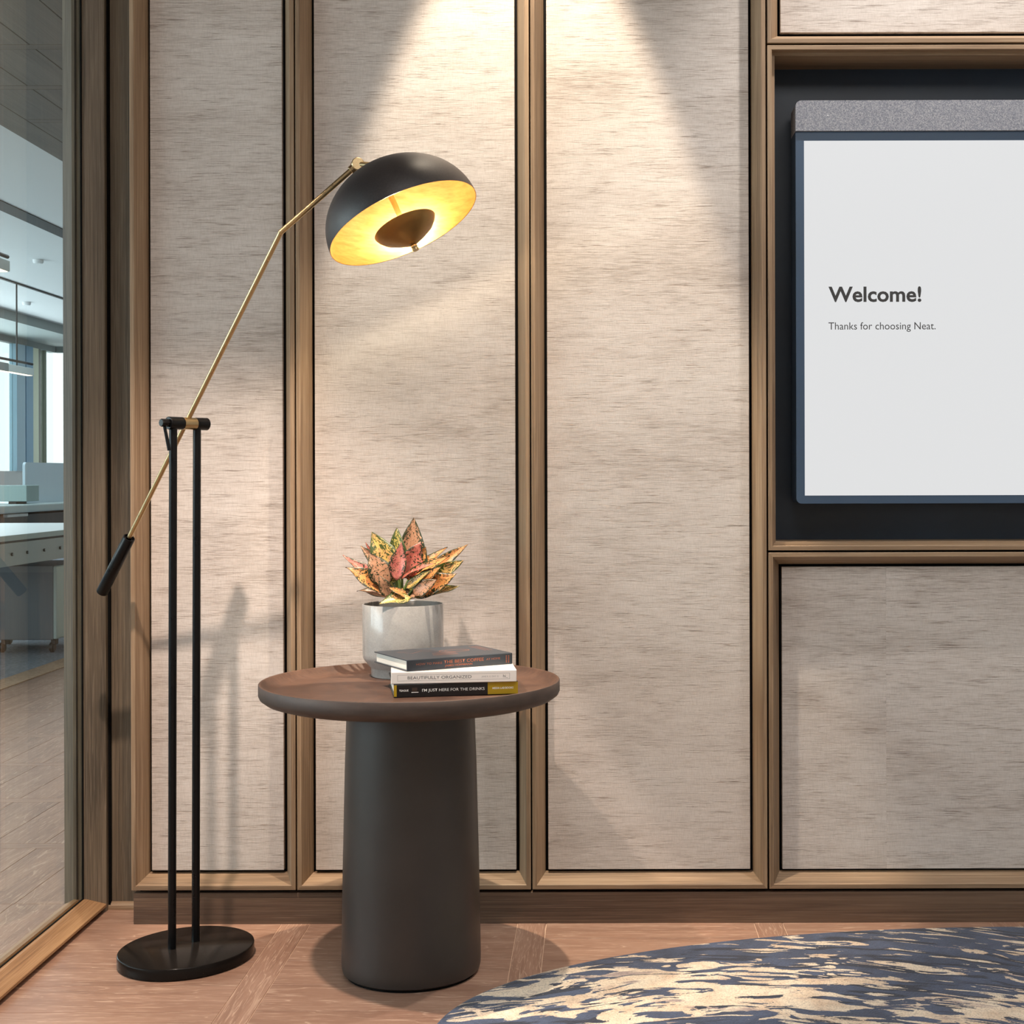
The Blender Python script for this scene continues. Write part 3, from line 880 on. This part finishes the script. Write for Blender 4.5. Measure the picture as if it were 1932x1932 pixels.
blackC = plain('black_cover', srgb(16, 17, 19), 0.35)
yellowC = plain('mustard_print', srgb(176, 146, 22), 0.4)
copperI = plain('copper_foil', srgb(176, 104, 76), 0.35, metal=0.3)
greyI = plain('grey_ink', srgb(92, 92, 94), 0.6)
paleI = plain('pale_grey_ink', srgb(170, 168, 166), 0.6)
whiteI = plain('white_ink', srgb(238, 238, 234), 0.5)
brownI = plain('brown_print', srgb(58, 44, 36), 0.5)
zb = ZS + 0.0004
r1, L1, ln, pa, sp = book('book', 'black and mustard book lying at the bottom of the stack on the table', (-0.3650, 2.657), (-0.1440, 2.700), zb, 0.0240, 0.165, blackC)
k = L1 / 235.0
pa(0.0003, 5.5 * k, 0.0018, 0.0225, yellowC)
pa(177 * k, L1 - 0.0003, 0.0012, 0.0228, yellowC)
ln('TEAGUE', 10 * k, 0.0108, 17.5 * k, whiteI, 0.02, 0.0034)
pa(34 * k, 44 * k, 0.0105, 0.0172, brownI)
pa(33 * k, 46 * k, 0.0082, 0.0094, whiteI)
ln("I'M JUST HERE FOR THE DRINKS", 53 * k, 0.0096, 118 * k, whiteI, 0.006, 0.0052)
ln('MEDIA LAB BOOKS', 186 * k, 0.0105, 40 * k, whiteI, 0.02, 0.0036)
zb2 = zb + 0.0242
r2, L2, ln, pa, sp = book('book', 'white book with a thin framed title between the two dark books', (-0.3700, 2.659), (-0.1460, 2.690), zb2, 0.0215, 0.165, whiteC)
k = L2 / 236.5
th = 0.00035
zz0, zz1 = 0.0052, 0.0160
x0_, x1_ = 12 * k, 223.5 * k
for q in ((x0_, x1_, zz0, zz0 + th), (x0_, x1_, zz1 - th, zz1), (x0_, x0_ + th, zz0, zz1), (x1_ - th, x1_, zz0, zz1)):
    pa(*q, greyI, 'print_rule')
ln('BEAUTIFULLY ORGANIZED', 31 * k, 0.0080, 120 * k, greyI, 0.0, 0.0056)
ln('JANE R. G. DAY. G', 170 * k, 0.0090, 32 * k, paleI, 0.0, 0.0030)
ln('hi_', 211 * k, 0.0082, 9 * k, greyI, 0.0, 0.0052)
zb3 = zb2 + 0.0217
r3, L3, ln, pa, sp = book('book', 'charcoal book with copper lettering lying turned on top of the stack', (-0.3425, 2.664), (-0.1585, 2.772), zb3, 0.0208, 0.155, coalM)
k = L3 / 200.0
ln('HOW TO MAKE', 17 * k, 0.0100, 48 * k, copperI, 0.0, 0.0038)
ln('THE BEST COFFEE', 68 * k, 0.0100, 76 * k, copperI, 0.012, 0.0058)
ln('AT HOME', 149 * k, 0.0105, 27 * k, copperI, 0.0, 0.0036)
ln('JAMES HOFFMANN', 70 * k, 0.0042, 52 * k, copperI, 0.01, 0.0036)
for xx in (187.0, 191.5):
    for i in range(6):
        pa(xx * k, (xx + 2.0) * k, 0.0032 + 0.0024 * i, 0.0048 + 0.0024 * i, copperI, 'print_mark')
# copper line drawing on its cover: a ring, a few strokes
def cover_stroke(pts, wd=0.0009):
    bm = bmesh.new()
    zt = 0.0208 + 0.00006
    for (xa, ya), (xb, yb) in zip(pts, pts[1:]):
        d = Vector((xb - xa, yb - ya, 0))
        if d.length < 1e-6:
            continue
        nn = Vector((-d.y, d.x, 0)).normalized() * wd * 0.5
        q = [Vector((xa, ya, zt)) + nn, Vector((xb, yb, zt)) + nn, Vector((xb, yb, zt)) - nn, Vector((xa, ya, zt)) - nn]
        bm.faces.new([bm.verts.new(v_) for v_ in q])
    o_ = obj('cover_drawing', bm, copperI)
    o_.parent = r3
ring = [(0.135 + 0.030 * math.cos(t), 0.088 + 0.017 * math.sin(t)) for t in [i * math.pi / 14 for i in range(29)]]
cover_stroke(ring, 0.0016)
cover_stroke([(0.138 + 0.022 * math.cos(t), 0.088 + 0.011 * math.sin(t)) for t in [i * math.pi / 14 for i in range(29)]], 0.0008)
cover_stroke([(0.105, 0.092), (0.075, 0.110), (0.050, 0.090), (0.030, 0.118)], 0.0014)
cover_stroke([(0.035, 0.125), (0.085, 0.128), (0.110, 0.120)], 0.0010)
for i in range(4):
    cover_stroke([(0.070 + 0.004 * i, 0.040 + 0.011 * i), (0.120 + 0.003 * i, 0.036 + 0.011 * i)], 0.0026 if i % 2 else 0.0014)
for i in range(3):
    cover_stroke([(0.188 + 0.007 * i, 0.060), (0.188 + 0.007 * i, 0.135)], 0.0012)

# ================================================================== RUG
rt = NT('rug_pile')
base = rt.n('TexCoord').outputs['Object']
sep = rt.n('SeparateXYZ', {0: base})
# strokes follow shallow arcs across the rug
xo = rt.math('SUBTRACT', sep.outputs[0], 0.25)
arc = rt.math('ADD', sep.outputs[1], rt.math('MULTIPLY', rt.math('MULTIPLY', xo, xo), 0.42))
flow = rt.n('CombineXYZ', {0: sep.outputs[0], 1: arc, 2: 0.0}).outputs[0]
wob = rt.n('TexNoise', {'Vector': base, 'Scale': 4.0, 'Detail': 2.0, 'Roughness': 0.5})
vec = rt.n('VectorMath', {0: wob.outputs[1], 1: (0.5, 0.5, 0.5)}, operation='SUBTRACT').outputs[0]
vec = rt.n('VectorMath', {0: vec, 1: (0.10, 0.07, 0.0)}, operation='MULTIPLY').outputs[0]
vec = rt.n('VectorMath', {0: flow, 1: vec}, operation='ADD').outputs[0]
def stroke(sx, sy, loc, det=3.0, rough=0.55, dist=0.5):
    return rt.noise(rt.n('Mapping', {'Vector': vec, 'Scale': (sx, sy, 1.0), 'Location': loc}).outputs[0], 1.0, det, rough, dist)
st1 = stroke(8.5, 27.0, (0.7, 0.2, 0), 3.0, 0.5, 1.2)
st2 = stroke(6.5, 38.0, (5, 9, 3), 2.0, 0.5)
st3 = stroke(8.0, 50.0, (2, 4, 8), 2.0, 0.5)
blob = None
for cx, cy, sx, sy, amp in ((0.13, 2.685, 3.2, 7.5, 0.17), (-0.06, 2.555, 3.4, 9.0, 0.11), (0.22, 2.585, 2.4, 9.0, 0.16), (0.46, 2.668, 7.0, 15.0, 0.15), (0.70, 2.52, 3.6, 9.0, 0.16), (0.95, 2.38, 2.0, 5.0, 0.12), (1.5, 2.45, 2.5, 6.0, 0.12), (0.4, 2.15, 2.0, 5.0, 0.12)):
    dv = rt.n('VectorMath', {0: base, 1: (cx, cy, 0.0)}, operation='SUBTRACT').outputs[0]
    dv = rt.n('VectorMath', {0: dv, 1: (sx, sy, 0.0)}, operation='MULTIPLY').outputs[0]
    ln_ = rt.n('VectorMath', {0: dv}, operation='LENGTH').outputs[1]
    g_ = rt.math('MULTIPLY', rt.ramp(ln_, [(0.0, 1.0), (0.5, 0.75), (1.0, 0.0)], 'EASE'), amp)
    blob = g_ if blob is None else rt.math('MAXIMUM', blob, g_)
fuzz = rt.noise(base, 330, 2, 0.6)
jit = rt.math('MULTIPLY', rt.math('SUBTRACT', fuzz, 0.5), 0.05)
cf = rt.math('ADD', rt.math('ADD', st1, blob), jit)
cream_f = rt.ramp(cf, [(0.586, 0.0), (0.596, 1.0)])
thin_f = rt.ramp(rt.math('ADD', st3, jit), [(0.628, 0.0), (0.638, 1.0)])
cream_f = rt.math('MAXIMUM', cream_f, thin_f)
dark_f = rt.ramp(rt.math('ADD', st2, jit), [(0.560, 0.0), (0.580, 1.0)])
taupe_f = rt.ramp(stroke(7, 26, (11, 3, 5), 4, 0.65), [(0.57, 0.0), (0.66, 0.85)])
blue = rt.ramp(rt.noise(base, 11, 4, 0.65), [(0.32, srgb(42, 49, 70)), (0.68, srgb(66, 77, 104))])
c = rt.mix(dark_f, blue, srgb(26, 30, 48))
cream = rt.ramp(rt.noise(base, 14, 3, 0.6), [(0.35, srgb(200, 174, 148)), (0.60, srgb(220, 203, 180))])
cream = rt.mix(taupe_f, cream, srgb(140, 122, 122))
c = rt.mix(cream_f, c, cream)
c = rt.mix(rt.ramp(fuzz, [(0.32, 0.42), (0.56, 0.0)]), c, (0.02, 0.02, 0.03))
rt.set(Base_Color=c, Roughness=0.95)
rt.b.inputs['Sheen Weight'].default_value = 0.15
rt.bump(rt.math('ADD', rt.math('MULTIPLY', cream_f, 0.5), fuzz), 0.7, 0.003)
RC = (0.85, 2.43)
rug = empty('rug', (RC[0], RC[1], 0.0))
tag(rug, 'oval navy blue rug with cream and taupe brushstroke streaks on the wood floor', 'rug')
bm = bmesh.new()
prof = [(0, 0.0005), (0.996, 0.0005), (1.0, 0.004), (1.0, 0.0095), (0.997, 0.0125), (0.991, 0.0138), (0.6, 0.014), (0.0, 0.014)]
lathe(bm, prof, c=(RC[0], RC[1], 0), seg=160, M=Matrix.Diagonal((1.125, 0.57, 1, 1)))
obj('pile', bm, rt.m, rug, smooth=True, angle=60)
# ================================================================== OFFICE BEYOND THE GLASS
steelM = plain('desk_grey', srgb(150, 160, 160), 0.4)
deskTop = plain('desk_white', srgb(222, 226, 226), 0.4)
darkM = plain('dark_plastic', (0.012, 0.012, 0.013), 0.5)
desk = empty('office_desk', (-3.2, 7.6, 0))
tag(desk, 'white office desk with bolted grey side rail above the wheeled drawer unit', 'desk')
B('desk_top', -3.62, -2.81, 6.4, 9.0, 0.6235, 0.650, deskTop, desk, bev=0.002)
B('edge_strip', -2.8098, -2.8060, 6.4, 9.0, 0.6235, 0.6495, plain('edge_grey', srgb(160, 176, 176), 0.4), desk)
B('rail_gap', -3.55, -2.835, 6.42, 8.98, 0.611, 0.6233, darkM, desk)
sr = B('side_rail', -2.85, -2.825, 6.42, 8.98, 0.500, 0.6108, steelM, desk)
for px in (21, 50, 82, 112):
    Yb = 2.825 * F / (XV - px)
    obj('bolt', rod(bmesh.new(), (-2.8255, Yb, 0.556), (-2.816, Yb, 0.556), 0.008, 12, bev=0.001), plain('bolt_steel', srgb(90, 92, 92), 0.2, metal=1.0), sr)
for yy in (6.6, 8.8):
    for xx in (-3.5, -2.95):
        B('leg', xx - 0.03, xx + 0.03, yy - 0.03, yy + 0.03, 0.0045, 0.610, steelM, desk)
ped = empty('mobile_pedestal', (-3.1, 8.0, 0.004))
tag(ped, 'dark grey drawer unit on black castors under the nearest office desk', 'drawer unit')
pedM = plain('pedestal_grey', srgb(98, 102, 106), 0.45)
B('body', -3.34, -2.845, 7.75, 8.25, 0.075, 0.466, pedM, ped, bev=0.004)
B('side_panel', -2.8445, -2.825, 7.74, 8.26, 0.080, 0.462, plain('side_pale', srgb(170, 182, 176), 0.45), ped, bev=0.004)
B('top_band', -3.338, -2.847, 7.744, 7.7495, 0.430, 0.462, plain('band_grey', srgb(112, 114, 116), 0.4), ped)
for px in (99, 5):
    cx = at(px, 1215, 7.80).x
    ca = empty('castor', (cx, 7.80, 0.03))
    ca.parent = ped
    ca.matrix_parent_inverse = ped.matrix_basis.inverted()
    obj('wheel', rod(bmesh.new(), (cx - 0.012, 7.80, 0.0325), (cx + 0.012, 7.80, 0.0325), 0.028, 24, bev=0.006), darkM, ca, smooth=True, angle=40)
    obj('castor_fork', box(bmesh.new(), cx - 0.004, cx + 0.022, 7.785, 7.83, 0.045, 0.0748, 0.004), darkM, ca)
for cx in (-3.25, -2.9):
    obj('castor_rear', rod(bmesh.new(), (cx - 0.012, 8.18, 0.0325), (cx + 0.012, 8.18, 0.0325), 0.028, 20, bev=0.006), darkM, ped, smooth=True, angle=40)
desk2 = empty('office_desk', (-4.6, 11.3, 0))
tag(desk2, 'long pale office desk with cables tucked underneath, behind the first desk', 'desk')
B('desk_top', -5.05, -4.262, 9.6, 13.6, 0.664, 0.724, plain('desk_pale', srgb(176, 190, 190), 0.4), desk2, bev=0.012, seg=3)
B('cable_tray', -4.75, -4.40, 9.8, 13.4, 0.545, 0.640, plain('tray_dark', srgb(60, 62, 66), 0.5), desk2)
B('tray_bracket', -4.42, -4.395, 10.98, 11.06, 0.6401, 0.6638, darkM, desk2)
for ya, yb in ((10.95, 11.16), (11.17, 11.35)):
    B('power_strip', -4.395, -4.36, ya, yb, 0.630, 0.652, deskTop, desk2, bev=0.003)
for yy in (9.9, 13.2):
    B('leg', -4.70, -4.62, yy, yy + 0.08, 0.0045, 0.6638, deskTop, desk2)
o = obj('desk_screen', prism(bmesh.new(), round_rect(11.50, 13.4, 0.7245, 1.044, 0.03, (0, 0, 1, 1)), 'X', -4.462, -4.442), plain('screen_pale_blue', srgb(196, 212, 222), 0.7))
tag(o, 'pale blue rounded privacy screen standing on the long pale desk', 'screen')
mo = empty('desk_box', (-4.5, 11.25, 0.7245))
tag(mo, 'grey green box raised on dark feet on the long pale desk', 'box')
B('body', -4.80, -4.315, 11.2, 11.45, 0.744, 0.866, plain('box_greygreen', srgb(150, 172, 170), 0.5), mo, bev=0.003)
for xx in (-4.75, -4.46):
    B('foot', xx, xx + 0.06, 11.22, 11.42, 0.7245, 0.7438, darkM, mo)

def pendant(label, x, y0, y1, z, wires, rail):
    p_ = empty('pendant_light', (x, (y0 + y1) / 2, z))
    tag(p_, label, 'light', 'linear lights hanging in the office')
    B('housing', x - 0.035, x + 0.035, y0, y1, z, z + 0.065, plain('pendant_body', srgb(190, 196, 194), 0.4), p_, bev=0.003)
    em = NT('pendant_glow')
    em.b.inputs['Emission Color'].default_value = (1.0, 0.80, 0.58, 1)
    em.b.inputs['Emission Strength'].default_value = 2.2
    B('diffuser', x - 0.028, x + 0.028, y0 + 0.02, y1 - 0.02, z - 0.004, z - 0.0002, em.m, p_)
    obj('rail', rod(bmesh.new(), (x, y0 - 0.05, rail), (x, y1 + 0.05, rail), 0.012, 10), darkM, p_)
    for yy, zt in wires:
        obj('suspension_wire', rod(bmesh.new(), (x, yy, rail), (x, yy, zt), 0.008, 8), darkM, p_)
        obj('hanger', rod(bmesh.new(), (x, yy, z + 0.064), (x, yy, rail), 0.006, 8), darkM, p_)
    return p_
pendant('linear light hanging above the nearest office desk, warm glow underneath', -3.56, 6.9, 8.90, 2.165, [(7.6, 2.699)], 2.262)
pe = pendant('slim white linear light hanging by a wire before the office windows', -5.28, 11.8, 13.80, 1.875, [(13.48, 2.6875)], 1.985)
B('connector', -5.318, -5.242, 13.00, 13.20, 1.872, 1.944, plain('connector_grey', srgb(120, 126, 126), 0.4), pe)
for lab, (px, py), r in (('round white smoke detector on the office ceiling beside the dark slot', (72, 490), 0.042), ('round white smoke detector on the office ceiling near the bulkhead', (50, 570), 0.042)):
    dy = py - YH + ROLL * (px - XV)
    Yd = 1.77 * F / (-dy)
    xd = at(px, py, Yd).x
    bm = lathe(bmesh.new(), [(0, 2.6995), (r, 2.6995), (r, 2.680), (r * 0.8, 2.668), (0, 2.664)], c=(xd, Yd, 0), seg=24)
    o = obj('smoke_detector', bm, whiteM, smooth=True, angle=40)
    tag(o, lab, 'detector')
